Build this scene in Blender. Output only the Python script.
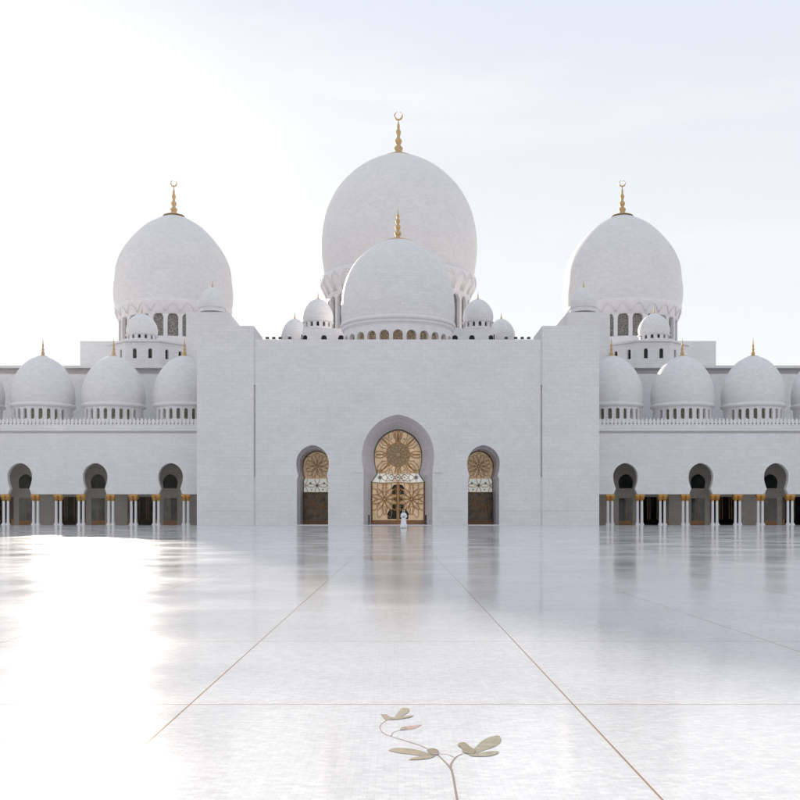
import bpy, math, random
from mathutils import Vector, Matrix
random.seed(7)
PI = math.pi
scene = bpy.context.scene
for o in list(bpy.data.objects):
    bpy.data.objects.remove(o, do_unlink=True)
C = scene.collection
R_ = math.radians

# ------------------------------------------------------------------ camera
cam_d = bpy.data.cameras.new('camera')
cam = bpy.data.objects.new('camera', cam_d)
C.objects.link(cam)
cam.location = (0, 0, 1.0)
cam.rotation_euler = (R_(90), 0, 0)
cam_d.sensor_width = 36
cam_d.lens = 45.0
cam_d.shift_x = 2.0 / 800
cam_d.shift_y = 117.0 / 800
cam_d.clip_start = 0.1
cam_d.clip_end = 9000
scene.camera = cam

# ------------------------------------------------------------------ light
SUN_EL = R_(14.0)
SUN_AZ = R_(-17.0)          # seen from the camera: to the left of straight ahead (+Y)
sdir = Vector((math.sin(SUN_AZ) * math.cos(SUN_EL), math.cos(SUN_AZ) * math.cos(SUN_EL), math.sin(SUN_EL)))
world = bpy.data.worlds.new('World')
scene.world = world
world.use_nodes = True
wn, wl = world.node_tree.nodes, world.node_tree.links
wn.clear()
w_out = wn.new('ShaderNodeOutputWorld')
w_bg = wn.new('ShaderNodeBackground')
sky = wn.new('ShaderNodeTexSky')
sky.sky_type = 'NISHITA'
sky.sun_disc = False
sky.sun_elevation = SUN_EL
sky.sun_rotation = SUN_AZ
sky.altitude = 0
sky.air_density = 1.3
sky.dust_density = 0.25
sky.ozone_density = 1.0
w_bg.inputs['Strength'].default_value = 0.10
hsv = wn.new('ShaderNodeHueSaturation')       # thin milky haze: the blue is washed out
hsv.inputs['Saturation'].default_value = .8
wl.new(sky.outputs[0], hsv.inputs['Color'])
haze_mix = wn.new('ShaderNodeMix'); haze_mix.data_type = 'RGBA'     # high thin cloud evens the sky out
haze_mix.inputs['Factor'].default_value = .965
wl.new(hsv.outputs[0], haze_mix.inputs['A'])
w_tc = wn.new('ShaderNodeTexCoord')
w_sep = wn.new('ShaderNodeSeparateXYZ'); wl.new(w_tc.outputs['Generated'], w_sep.inputs[0])
w_ramp = wn.new('ShaderNodeValToRGB')
w_ramp.color_ramp.elements[0].position = .0; w_ramp.color_ramp.elements[0].color = (1.0, .985, .985, 1)
w_ramp.color_ramp.elements[1].position = .55; w_ramp.color_ramp.elements[1].color = (.72, .785, .88, 1)
wl.new(w_sep.outputs['Z'], w_ramp.inputs[0])
w_map = wn.new('ShaderNodeMapping'); w_map.inputs['Rotation'].default_value = (0, R_(38), R_(12)); w_map.inputs['Scale'].default_value = (1.2, 1.5, 7)
wl.new(w_tc.outputs['Generated'], w_map.inputs[0])
w_nz = wn.new('ShaderNodeTexNoise'); w_nz.inputs['Scale'].default_value = 1.6; w_nz.inputs['Detail'].default_value = 5; w_nz.inputs['Roughness'].default_value = .55
wl.new(w_map.outputs[0], w_nz.inputs['Vector'])
w_mr = wn.new('ShaderNodeMapRange'); w_mr.inputs['From Min'].default_value = .52; w_mr.inputs['From Max'].default_value = .75
w_mr.inputs['To Min'].default_value = 0; w_mr.inputs['To Max'].default_value = .6
wl.new(w_nz.outputs['Fac'], w_mr.inputs['Value'])
w_cl = wn.new('ShaderNodeMix'); w_cl.data_type = 'RGBA'
# one long soft streak of cirrus crossing the upper left
w_dot = wn.new('ShaderNodeVectorMath'); w_dot.operation = 'DOT_PRODUCT'; w_dot.inputs[1].default_value = (-.449, .27, -.851)
wl.new(w_tc.outputs['Generated'], w_dot.inputs[0])
w_abs = wn.new('ShaderNodeMapRange'); w_abs.interpolation_type = 'SMOOTHSTEP'
w_abs.inputs['From Min'].default_value = -.10; w_abs.inputs['From Max'].default_value = .012
wl.new(w_dot.outputs['Value'], w_abs.inputs['Value'])
w_ab2 = wn.new('ShaderNodeMapRange'); w_ab2.interpolation_type = 'SMOOTHSTEP'
w_ab2.inputs['From Min'].default_value = .16; w_ab2.inputs['From Max'].default_value = .012
wl.new(w_dot.outputs['Value'], w_ab2.inputs['Value'])
w_stx = wn.new('ShaderNodeMapRange'); w_stx.inputs['From Min'].default_value = .02; w_stx.inputs['From Max'].default_value = -.2
w_stx.inputs['To Max'].default_value = .8
wl.new(w_sep.outputs['X'], w_stx.inputs['Value'])
w_m1 = wn.new('ShaderNodeMath'); w_m1.operation = 'MULTIPLY'; wl.new(w_abs.outputs[0], w_m1.inputs[0]); wl.new(w_ab2.outputs[0], w_m1.inputs[1])
w_m2 = wn.new('ShaderNodeMath'); w_m2.operation = 'MULTIPLY'; wl.new(w_m1.outputs[0], w_m2.inputs[0]); wl.new(w_stx.outputs[0], w_m2.inputs[1])
w_mx = wn.new('ShaderNodeMath'); w_mx.operation = 'MAXIMUM'; wl.new(w_m2.outputs[0], w_mx.inputs[0]); wl.new(w_mr.outputs[0], w_mx.inputs[1])
wl.new(w_mx.outputs[0], w_cl.inputs['Factor']); wl.new(w_ramp.outputs[0], w_cl.inputs['A']); w_cl.inputs['B'].default_value = (1, 1, 1, 1)
w_sc = wn.new('ShaderNodeVectorMath'); w_sc.operation = 'SCALE'; w_sc.inputs['Scale'].default_value = 3.4
wl.new(w_cl.outputs['Result'], w_sc.inputs[0]); wl.new(w_sc.outputs[0], haze_mix.inputs['B'])
wl.new(haze_mix.outputs['Result'], w_bg.inputs[0])
wl.new(w_bg.outputs[0], w_out.inputs[0])

sun_d = bpy.data.lights.new('sun', 'SUN')
sun = bpy.data.objects.new('sun', sun_d)
C.objects.link(sun)
sun_d.energy = 2.7
sun_d.angle = R_(0.53)
sun_d.color = (1.0, 0.90, 0.78)
sun.rotation_euler = (-sdir).to_track_quat('-Z', 'Y').to_euler()
sun.location = sdir * 300

vs = scene.view_settings
vs.view_transform = 'Standard'
vs.look = 'None'
vs.exposure = 1.54
vs.gamma = 1.0
vs.use_curve_mapping = False
scene.render.engine = 'CYCLES'

# ------------------------------------------------------------------ helpers
F = 1000.0                  # focal length in photograph pixels
AX, HY = 398.0, 517.0       # symmetry axis and horizon in the photograph
def X(px, D): return (px - AX) / F * D
def Z(py, D): return 1.0 + (HY - py) / F * D
def W(px, D): return px / F * D

class MB:
    def __init__(s):
        s.v, s.f, s.m, s.s, s.uv = [], [], [], [], []
    def add(s, verts, faces, mat=0, smooth=False, uvs=None):
        b = len(s.v)
        s.v += [tuple(v) for v in verts]
        for i, f in enumerate(faces):
            s.f.append([b + k for k in f]); s.m.append(mat); s.s.append(smooth)
            s.uv.append(uvs[i] if uvs else None)
    def box(s, x0, x1, y0, y1, z0, z1, mat=0):
        vs_ = [(x0,y0,z0),(x1,y0,z0),(x1,y1,z0),(x0,y1,z0),(x0,y0,z1),(x1,y0,z1),(x1,y1,z1),(x0,y1,z1)]
        s.add(vs_, [(0,3,2,1),(4,5,6,7),(0,1,5,4),(1,2,6,5),(2,3,7,6),(3,0,4,7)], mat)
    def lathe(s, cx, cy, prof, seg=64, mat=0, smooth=True, a0=0.0, a1=2*PI):
        n = len(prof)
        vs_, fs, uvs = [], [], []
        arc = [0.0]
        for i in range(1, n):
            arc.append(arc[-1] + math.hypot(prof[i][0]-prof[i-1][0], prof[i][1]-prof[i-1][1]))
        rm = max(p[0] for p in prof)
        for j in range(seg + 1):
            a = a0 + (a1 - a0) * j / seg
            for (r, z) in prof:
                vs_.append((cx + r*math.sin(a), cy - r*math.cos(a), z))
        for j in range(seg):
            ua, ub = rm*(a0+(a1-a0)*j/seg), rm*(a0+(a1-a0)*(j+1)/seg)
            for i in range(n - 1):
                A, B = j*n+i, (j+1)*n+i
                q = [A, B, B+1, A+1]; u = [(ua,arc[i]),(ub,arc[i]),(ub,arc[i+1]),(ua,arc[i+1])]
                if prof[i][0] < 1e-6: q = [A, B+1, A+1]; u = [u[0],u[2],u[3]]
                elif prof[i+1][0] < 1e-6: q = [A, B, A+1]; u = [u[0],u[1],u[3]]
                fs.append(q); uvs.append(u)
        s.add(vs_, fs, mat, smooth, uvs)
    def tube(s, pts, r, n=6, mat=0, closed=False, smooth=True, taper=None):
        pts = [Vector(p) for p in pts]
        m = len(pts)
        vs_ = []
        for i, p in enumerate(pts):
            if closed: t = pts[(i+1) % m] - pts[i-1]
            else: t = pts[min(i+1, m-1)] - pts[max(i-1, 0)]
            if t.length < 1e-9: t = Vector((0,0,1))
            t.normalize()
            ref = Vector((0,1,0)) if abs(t.y) < .9 else Vector((1,0,0))
            u = t.cross(ref).normalized(); w = t.cross(u).normalized()
            rr = r if taper is None else r*taper(i/(m-1))
            for k in range(n):
                a = 2*PI*(k+.5)/n
                vs_.append(p + u*math.cos(a)*rr + w*math.sin(a)*rr)
        fs = []
        for i in range(m if closed else m-1):
            j = (i+1) % m
            for k in range(n):
                fs.append((i*n+k, i*n+(k+1) % n, j*n+(k+1) % n, j*n+k))
        if not closed:
            fs.append(tuple(range(n-1, -1, -1))); fs.append(tuple((m-1)*n+k for k in range(n)))
        s.add(vs_, fs, mat, smooth)
    def build(s, name, mats, parent=None, label=None):
        me = bpy.data.meshes.new(name)
        me.from_pydata(s.v, [], s.f)
        for m in (mats if isinstance(mats, (list, tuple)) else [mats]): me.materials.append(m)
        uvl = me.uv_layers.new(name='UVMap')
        for p in me.polygons:
            p.material_index = s.m[p.index]; p.use_smooth = s.s[p.index]
            u = s.uv[p.index]
            if u:
                for k, li in enumerate(p.loop_indices): uvl.data[li].uv = u[k]
            else:
                nx, ny, nz = abs(p.normal.x), abs(p.normal.y), abs(p.normal.z)
                for li in p.loop_indices:
                    c = me.vertices[me.loops[li].vertex_index].co
                    uvl.data[li].uv = (c.x, c.y) if nz > .8 else ((c.x, c.z) if ny >= nx else (c.y, c.z))
        me.update()
        o = bpy.data.objects.new(name, me)
        C.objects.link(o)
        if parent: adopt(o, parent)
        if label: o['label'] = label
        return o

def wloc(o):
    p = Vector(o.location)
    return p if not o.parent else Vector(o.location)     # children are stored in world coordinates
def adopt(o, parent):
    o.parent = parent
    root = parent
    while root.parent: root = root.parent
    if parent is root: o.matrix_parent_inverse = Matrix.Translation(-Vector(root.location))
def tag(o, label=None, cat=None, group=None, kind=None):
    if label: o['label'] = label
    if cat: o['category'] = cat
    if group: o['group'] = group
    if kind: o['kind'] = kind
    return o
def empty(name, loc):
    o = bpy.data.objects.new(name, None); C.objects.link(o); o.location = loc
    o.empty_display_size = .3
    return o

# ------------------------------------------------------------------ materials
def new_mat(name):
    m = bpy.data.materials.new(name); m.use_nodes = True
    return m, m.node_tree.nodes, m.node_tree.links, m.node_tree.nodes['Principled BSDF']
def plain(name, col, rough=.5, metal=0.0, var=0.0, scale=6.0, bump=0.0):
    m, n, l, b = new_mat(name)
    b.inputs['Base Color'].default_value = (*col, 1); b.inputs['Roughness'].default_value = rough
    b.inputs['Metallic'].default_value = metal
    if var or bump:
        tc = n.new('ShaderNodeTexCoord'); nz = n.new('ShaderNodeTexNoise')
        nz.inputs['Scale'].default_value = scale; nz.inputs['Detail'].default_value = 4
        l.new(tc.outputs['Object'], nz.inputs['Vector'])
        if var:
            r = n.new('ShaderNodeValToRGB')
            r.color_ramp.elements[0].position = .3; r.color_ramp.elements[1].position = .7
            r.color_ramp.elements[0].color = (*[c*(1-var) for c in col], 1)
            r.color_ramp.elements[1].color = (*[min(1, c*(1+var)) for c in col], 1)
            l.new(nz.outputs['Fac'], r.inputs[0]); l.new(r.outputs[0], b.inputs['Base Color'])
        if bump:
            bp = n.new('ShaderNodeBump'); bp.inputs['Strength'].default_value = bump; bp.inputs['Distance'].default_value = .02
            l.new(nz.outputs['Fac'], bp.inputs['Height']); l.new(bp.outputs[0], b.inputs['Normal'])
    return m
def tiles(name, c1, c2, cm, bw, bh, mortar=.012, rough=.42, stain=.08, bias=0.0):
    m, n, l, b = new_mat(name)
    uv = n.new('ShaderNodeUVMap'); uv.uv_map = 'UVMap'
    br = n.new('ShaderNodeTexBrick')
    br.inputs['Scale'].default_value = 1.0
    br.inputs['Brick Width'].default_value = bw; br.inputs['Row Height'].default_value = bh
    br.inputs['Mortar Size'].default_value = mortar; br.inputs['Mortar Smooth'].default_value = .3
    br.inputs['Bias'].default_value = bias
    br.inputs['Color1'].default_value = (*c1, 1); br.inputs['Color2'].default_value = (*c2, 1)
    br.inputs['Mortar'].default_value = (*cm, 1)
    l.new(uv.outputs[0], br.inputs['Vector'])
    tc = n.new('ShaderNodeTexCoord')
    nz = n.new('ShaderNodeTexNoise'); nz.inputs['Scale'].default_value = .22; nz.inputs['Detail'].default_value = 6; nz.inputs['Roughness'].default_value = .65
    l.new(tc.outputs['Object'], nz.inputs['Vector'])
    n2 = n.new('ShaderNodeTexNoise'); n2.inputs['Scale'].default_value = 2.4; n2.inputs['Detail'].default_value = 5; n2.inputs['Roughness'].default_value = .7
    l.new(tc.outputs['Object'], n2.inputs['Vector'])
    ad = n.new('ShaderNodeMath'); ad.operation = 'ADD'
    l.new(nz.outputs['Fac'], ad.inputs[0]); l.new(n2.outputs['Fac'], ad.inputs[1])
    mr = n.new('ShaderNodeMapRange')
    mr.inputs['From Min'].default_value = .7; mr.inputs['From Max'].default_value = 1.3
    mr.inputs['To Min'].default_value = 1 - stain; mr.inputs['To Max'].default_value = 1 + stain*.6
    l.new(ad.outputs[0], mr.inputs['Value'])
    mx = n.new('ShaderNodeMix'); mx.data_type = 'RGBA'; mx.blend_type = 'MULTIPLY'; mx.inputs['Factor'].default_value = 1
    l.new(br.outputs['Color'], mx.inputs['A']); l.new(mr.outputs[0], mx.inputs['B'])
    l.new(mx.outputs['Result'], b.inputs['Base Color'])
    b.inputs['Roughness'].default_value = rough
    bp = n.new('ShaderNodeBump'); bp.inputs['Strength'].default_value = .35; bp.inputs['Distance'].default_value = .01; bp.invert = True
    l.new(br.outputs['Fac'], bp.inputs['Height']); l.new(bp.outputs[0], b.inputs['Normal'])
    return m

M = {}
M['wall'] = tiles('marble_wall', (.765,.75,.762), (.718,.703,.718), (.665,.65,.667), .95, .42, .020, .45, .075)
M['dome'] = tiles('marble_dome', (.76,.745,.752), (.70,.686,.696), (.645,.632,.642), .72, .36, .018, .6, .06)
M['trim'] = plain('marble_trim', (.74,.72,.735), .45, var=.05, scale=1.5)
M['reveal'] = tiles('marble_reveal', (.70,.68,.71), (.65,.63,.66), (.52,.51,.53), 1.0, .6, .015, .45, .06)
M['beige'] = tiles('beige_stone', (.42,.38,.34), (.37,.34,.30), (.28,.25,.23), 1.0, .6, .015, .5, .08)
M['gold'] = plain('gold', (.56,.38,.19), .6, .55, var=.12, scale=3)
M['capital_gold'] = plain('capital_gold', (.55,.29,.07), .42, .35, var=.3, scale=9)
M['bronze'] = plain('gilded_lattice', (.42,.22,.075), .45, .25, var=.3, scale=5)
M['dark_frame'] = plain('dark_bronze', (.07,.055,.045), .4, .5)
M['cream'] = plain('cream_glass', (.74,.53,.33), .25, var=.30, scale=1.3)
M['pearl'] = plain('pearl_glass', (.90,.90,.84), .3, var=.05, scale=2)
for k_, e_ in (('cream', .05), ('pearl', .09)):         # faint glow added to the glass itself to brighten it, as if backlit
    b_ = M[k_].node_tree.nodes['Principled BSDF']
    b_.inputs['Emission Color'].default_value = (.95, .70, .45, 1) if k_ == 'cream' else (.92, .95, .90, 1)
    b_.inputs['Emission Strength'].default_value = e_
M['rosette'] = plain('rosette_glass', (.46,.34,.21), .3, var=.3, scale=14)
M['teal'] = plain('teal_glass', (.17,.23,.23), .3)
M['dark'] = plain('dark_glass', (.014,.017,.015), .12, var=.5, scale=1.3)
M['dark'].node_tree.nodes['Principled BSDF'].inputs['Specular IOR Level'].default_value = .15
M['smoke'] = plain('smoky_glass', (.19,.145,.10), .16, var=.6, scale=1.4)
M['smoke'].node_tree.nodes['Principled BSDF'].inputs['Specular IOR Level'].default_value = .25
M['dark_door'] = plain('dark_green_glass', (.055,.06,.052), .12, var=.6, scale=.9)
M['black'] = plain('black_metal', (.015,.015,.016), .45)
M['wood'] = plain('brown_wood', (.30,.14,.05), .4, var=.25, scale=4)

def lattice_mat(name, gold, dark, sc):
    m, n, l, b = new_mat(name)
    tc = n.new('ShaderNodeTexCoord')
    vo = n.new('ShaderNodeTexVoronoi'); vo.feature = 'DISTANCE_TO_EDGE'; vo.inputs['Scale'].default_value = sc
    l.new(tc.outputs['Object'], vo.inputs['Vector'])
    r = n.new('ShaderNodeValToRGB')
    r.color_ramp.elements[0].position = .05; r.color_ramp.elements[0].color = (*gold, 1)
    r.color_ramp.elements[1].position = .16; r.color_ramp.elements[1].color = (*dark, 1)
    l.new(vo.outputs['Distance'], r.inputs[0]); l.new(r.outputs[0], b.inputs['Base Color'])
    b.inputs['Roughness'].default_value = .3
    return m
M['win_gold'] = lattice_mat('window_lattice_gold', (.50,.34,.18), (.10,.07,.045), 4.5)
M['win_dark'] = lattice_mat('window_lattice_grey', (.27,.25,.22), (.10,.09,.085), 2.6)
M['win_green'] = lattice_mat('window_lattice_olive', (.20,.18,.08), (.025,.022,.018), 6.0)

def floor_mat():
    m, n, l, b = new_mat('polished_marble_floor')
    tc = n.new('ShaderNodeTexCoord')
    sp = n.new('ShaderNodeSeparateXYZ'); l.new(tc.outputs['Object'], sp.inputs[0])
    def math_(op, a, c=None, d=None):
        k = n.new('ShaderNodeMath'); k.operation = op
        for i, v in enumerate((a, c, d)):
            if v is None: continue
            if isinstance(v, (int, float)): k.inputs[i].default_value = v
            else: l.new(v, k.inputs[i])
        return k.outputs[0]
    def line(coord, off, per, w):
        t = math_('DIVIDE', math_('SUBTRACT', coord, off), per)
        d = math_('ABSOLUTE', math_('SUBTRACT', math_('FRACT', math_('ADD', t, .5)), .5))
        return math_('LESS_THAN', math_('MULTIPLY', d, per), w)
    lx = line(sp.outputs['X'], -1.11, 2.045, .0048)
    ly = line(sp.outputs['Y'], 5.34, 2.7, .008)
    ln = math_('MAXIMUM', lx, math_('MULTIPLY', ly, .75))
    # slab-to-slab variation and small mosaic courses
    br = n.new('ShaderNodeTexBrick'); br.inputs['Scale'].default_value = 1
    br.inputs['Brick Width'].default_value = .056; br.inputs['Row Height'].default_value = .028
    br.inputs['Mortar Size'].default_value = .001; br.inputs['Mortar Smooth'].default_value = .4
    br.inputs['Color1'].default_value = (.79,.78,.785,1); br.inputs['Color2'].default_value = (.69,.68,.69,1)
    br.inputs['Mortar'].default_value = (.55,.545,.55,1)
    l.new(tc.outputs['Object'], br.inputs['Vector'])
    n1 = n.new('ShaderNodeTexNoise'); n1.inputs['Scale'].default_value = .35; n1.inputs['Detail'].default_value = 7; n1.inputs['Roughness'].default_value = .62
    l.new(tc.outputs['Object'], n1.inputs['Vector'])
    n2 = n.new('ShaderNodeTexNoise'); n2.inputs['Scale'].default_value = 26; n2.inputs['Detail'].default_value = 3
    l.new(tc.outputs['Object'], n2.inputs['Vector'])
    mr = n.new('ShaderNodeMapRange'); mr.inputs['From Min'].default_value = .3; mr.inputs['From Max'].default_value = .7
    mr.inputs['To Min'].default_value = .90; mr.inputs['To Max'].default_value = 1.05
    l.new(n1.outputs['Fac'], mr.inputs['Value'])
    mr2 = n.new('ShaderNodeMapRange'); mr2.inputs['From Min'].default_value = .35; mr2.inputs['From Max'].default_value = .65
    mr2.inputs['To Min'].default_value = .93; mr2.inputs['To Max'].default_value = 1.04
    l.new(n2.outputs['Fac'], mr2.inputs['Value'])
    mm = math_('MULTIPLY', mr.outputs[0], mr2.outputs[0])
    cell = n.new('ShaderNodeCombineXYZ')
    l.new(math_('FLOOR', math_('DIVIDE', math_('ADD', sp.outputs['X'], 1.11), 2.045)), cell.inputs[0])
    l.new(math_('FLOOR', math_('DIVIDE', math_('SUBTRACT', sp.outputs['Y'], 5.34), 2.7)), cell.inputs[1])
    wnz = n.new('ShaderNodeTexWhiteNoise'); wnz.noise_dimensions = '2D'; l.new(cell.outputs[0], wnz.inputs['Vector'])
    mm = math_('MULTIPLY', mm, math_('ADD', math_('MULTIPLY', wnz.outputs['Value'], .05), .975))
    mx = n.new('ShaderNodeMix'); mx.data_type = 'RGBA'; mx.blend_type = 'MULTIPLY'; mx.inputs['Factor'].default_value = 1
    l.new(br.outputs['Color'], mx.inputs['A']); l.new(mm, mx.inputs['B'])
    mj = n.new('ShaderNodeMix'); mj.data_type = 'RGBA'
    l.new(ln, mj.inputs['Factor']); l.new(mx.outputs['Result'], mj.inputs['A']); mj.inputs['B'].default_value = (.34,.20,.10,1)
    l.new(mj.outputs['Result'], b.inputs['Base Color'])
    # polish: worn in patches
    rr = n.new('ShaderNodeMapRange'); rr.inputs['From Min'].default_value = .3; rr.inputs['From Max'].default_value = .7
    rr.inputs['To Min'].default_value = .075; rr.inputs['To Max'].default_value = .17
    l.new(n1.outputs['Fac'], rr.inputs['Value']); l.new(rr.outputs[0], b.inputs['Roughness'])
    b.inputs['IOR'].default_value = 1.39; b.inputs['Specular IOR Level'].default_value = .24
    n3 = n.new('ShaderNodeTexNoise'); n3.inputs['Scale'].default_value = .55; n3.inputs['Detail'].default_value = 2
    l.new(tc.outputs['Object'], n3.inputs['Vector'])
    n4 = n.new('ShaderNodeTexNoise'); n4.inputs['Scale'].default_value = 9; n4.inputs['Detail'].default_value = 2
    l.new(tc.outputs['Object'], n4.inputs['Vector'])
    hs = math_('ADD', n3.outputs['Fac'], math_('MULTIPLY', n4.outputs['Fac'], .05))
    bp = n.new('ShaderNodeBump'); bp.inputs['Strength'].default_value = .4; bp.inputs['Distance'].default_value = .010
    l.new(hs, bp.inputs['Height'])
    tilt = n.new('ShaderNodeVectorMath'); tilt.operation = 'MULTIPLY_ADD'      # slabs laid a hair out of level
    l.new(wnz.outputs['Color'], tilt.inputs[0]); tilt.inputs[1].default_value = (.005, .005, 0); tilt.inputs[2].default_value = (-.0025, -.0025, 0)
    ad = n.new('ShaderNodeVectorMath'); ad.operation = 'ADD'; l.new(bp.outputs[0], ad.inputs[0]); l.new(tilt.outputs[0], ad.inputs[1])
    nm = n.new('ShaderNodeVectorMath'); nm.operation = 'NORMALIZE'; l.new(ad.outputs[0], nm.inputs[0])
    l.new(nm.outputs[0], b.inputs['Normal'])
    return m
M['floor'] = floor_mat()
M['sand'] = plain('pale_sand', (.50,.44,.36), .9, var=.1, scale=.05)

# ------------------------------------------------------------------ shapes
def keyhole(wj, zs, wn_, zn, wb, zb, za, n1=8, n2=14, z0=0.0):
    """right half from the floor up to the apex, as (half width, z)"""
    p = [(wj, z0), (wj, zs), (wn_, zn)]
    for i in range(1, n1 + 1):
        s = i / n1
        p.append((wb - (wb - wn_) * (1 - s)**2, zn + (zb - zn) * s))
    h = za - zb
    c = (h*h - wb*wb) / (2*wb)
    if c >= 0:
        r = wb + c; am = math.atan2(h, c)
        for i in range(1, n2 + 1):
            a = am * i / n2
            p.append((max(0, -c + r*math.cos(a)), zb + r*math.sin(a)))
    else:
        for i in range(1, n2 + 1):
            a = PI/2 * i / n2
            p.append((wb*math.cos(a), zb + h*math.sin(a)))
    p[-1] = (0.0, za)
    return p
def full(half, xc):
    """right foot -> apex -> left foot"""
    return [(xc + w, z) for w, z in half] + [(xc - w, z) for w, z in reversed(half[:-1])]

def star_panel(rect, outline, centre, closed):
    """polygons (lists of 2-D points) filling rect minus the star-shaped outline"""
    x0, x1, z0, z1 = rect; cx, cz = centre
    def hit(p):
        dx, dz = p[0]-cx, p[1]-cz
        best, side = 1e9, 0
        for sd, (d, lim, q) in enumerate(((dx, x1, cx), (dz, z1, cz), (dx, x0, cx), (dz, z0, cz))):
            if abs(d) > 1e-9:
                t = (lim - q) / d
                if t > 1e-9 and t < best: best, side = t, sd
        return (cx + dx*best, cz + dz*best), side
    corner = {0: (x1, z1), 1: (x0, z1), 2: (x0, z0), 3: (x1, z0)}     # corner met when leaving that side counter-clockwise
    hs = [hit(p) for p in outline]
    polys = []
    n = len(outline)
    for i in range(n if closed else n - 1):
        j = (i + 1) % n
        (ha, sa), (hb, sb) = hs[i], hs[j]
        poly = [outline[i], ha]
        k = sa
        while k != sb:
            poly.append(corner[k]); k = (k + 1) % 4
        poly += [hb, outline[j]]
        q = []
        for p in poly:
            if not q or math.hypot(p[0]-q[-1][0], p[1]-q[-1][1]) > 1e-5: q.append(p)
        if len(q) > 2 and math.hypot(q[0][0]-q[-1][0], q[0][1]-q[-1][1]) < 1e-5: q.pop()
        if len(q) > 2: polys.append(q)
    return polys
def wall_panel(mb, rect, outline, centre, y, reveal, mat=0, rmat=0, closed=False):
    for q in star_panel(rect, outline, centre, closed):
        mb.add([(x, y, z) for x, z in q], [tuple(range(len(q)))], mat)
    if reveal: loft(mb, [(outline, y), (outline, y + reveal)], rmat, closed)
def loft(mb, rings, mat=0, closed=False, smooth=False):
    for (oa, ya), (ob, yb) in zip(rings, rings[1:]):
        n = len(oa); d = 0.0
        for i in range(n if closed else n - 1):
            j = (i + 1) % n
            e = math.hypot(oa[j][0]-oa[i][0], oa[j][1]-oa[i][1])
            dy = abs(yb-ya)+math.hypot(oa[i][0]-ob[i][0], oa[i][1]-ob[i][1])
            mb.add([(oa[i][0], ya, oa[i][1]), (oa[j][0], ya, oa[j][1]), (ob[j][0], yb, ob[j][1]), (ob[i][0], yb, ob[i][1])],
                   [(0,1,2,3)], mat, smooth, [[(0,d),(0,d+e),(dy,d+e),(dy,d)]])
            d += e
def fill(mb, outline, y, mat=0, th=0.0):
    n = len(outline)
    mb.add([(x, y, z) for x, z in outline], [tuple(range(n-1, -1, -1))], mat)
    if th: loft(mb, [(outline, y), (outline, y + th)], mat, True)
def inside(p, poly):
    x, z = p; r = False; n = len(poly)
    for i in range(n):
        x0, z0 = poly[i]; x1, z1 = poly[(i+1) % n]
        if (z0 > z) != (z1 > z) and x < (x1-x0)*(z-z0)/(z1-z0)+x0: r = not r
    return r
def clip_tube(mb, pts, poly, y, r, mat=0):
    run = []
    for p in pts + [None]:
        if p is not None and inside(p, poly): run.append((p[0], y, p[1])); continue
        if len(run) > 1: mb.tube(run, r, 4, mat, smooth=False)
        run = []
def circle(cx, cz, r, n=40, a0=0.0, a1=2*PI):
    return [(cx + r*math.cos(a0+(a1-a0)*i/n), cz + r*math.sin(a0+(a1-a0)*i/n)) for i in range(n+1)]
def petal(cx, cz, ang, r0, r1, w, n=10):
    """closed outline of a pointed petal"""
    ca, sa = math.cos(ang), math.sin(ang)
    o = []
    for sgn in (1, -1):
        rng = range(n + 1) if sgn > 0 else range(n - 1, 0, -1)
        for i in rng:
            t = i / n; u = r0 + (r1-r0)*t; v = sgn*w*math.sin(PI*t)**.8 if 0 < t < 1 else 0
            o.append((cx + u*ca - v*sa, cz + u*sa + v*ca))
    return o

# ------------------------------------------------------------------ setting
mb = MB(); mb.add([(-3000,-3000,-.25),(3000,-3000,-.25),(3000,3000,-.25),(-3000,3000,-.25)], [(0,1,2,3)])
tag(mb.build('ground', M['sand']), kind='structure')
mb = MB(); mb.box(-95, 95, -60, 330, -.2, 0)
tag(mb.build('courtyard_floor', M['floor']), kind='structure')

# ------------------------------------------------------------------ mosque
DF = 117.15                 # distance of the facade
mosque = empty('mosque', (0, DF, 0))
tag(mosque, 'white marble mosque with onion domes, gold finials and three keyhole doorways across the courtyard', 'mosque')

TOPZ = Z(340.5, DF)         # parapet of the middle block
# outer keyholes of the three doorways
C_OUT = keyhole(4.04, 6.0, 4.04, 6.33, 4.23, 8.26, 13.0)
S_OUT = keyhole(1.83, 5.45, 1.66, 5.86, 1.91, 7.33, 9.43)
XS = 10.02
XT0, XT1 = W(144.2, DF), W(201, DF)      # tower from / to
mb = MB()
wall_panel(mb, (-6.2, 6.2, 0, TOPZ), full(C_OUT, 0), (0, 6.33), DF, 0)
for s in (-1, 1):
    wall_panel(mb, (min(s*6.2, s*14.2), max(s*6.2, s*14.2), 0, TOPZ), full(S_OUT, s*XS), (s*XS, 5.86), DF, 0)
    xa, xb = sorted((s*14.2, s*(XT0-.2)))
    mb.box(xa, xb, DF, DF+.6, 0, TOPZ)
    # narrow slot beside the corner tower, open only over its middle height
    xa, xb = sorted((s*(XT0-.2), s*XT0))
    mb.box(xa, xb, DF+.05, DF+.9, 0, Z(477, DF)); mb.box(xa, xb, DF+.05, DF+.9, Z(385, DF), TOPZ)
    mb.box(xa, xb, DF+.26, DF+1.0, Z(477, DF), Z(385, DF))
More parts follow.
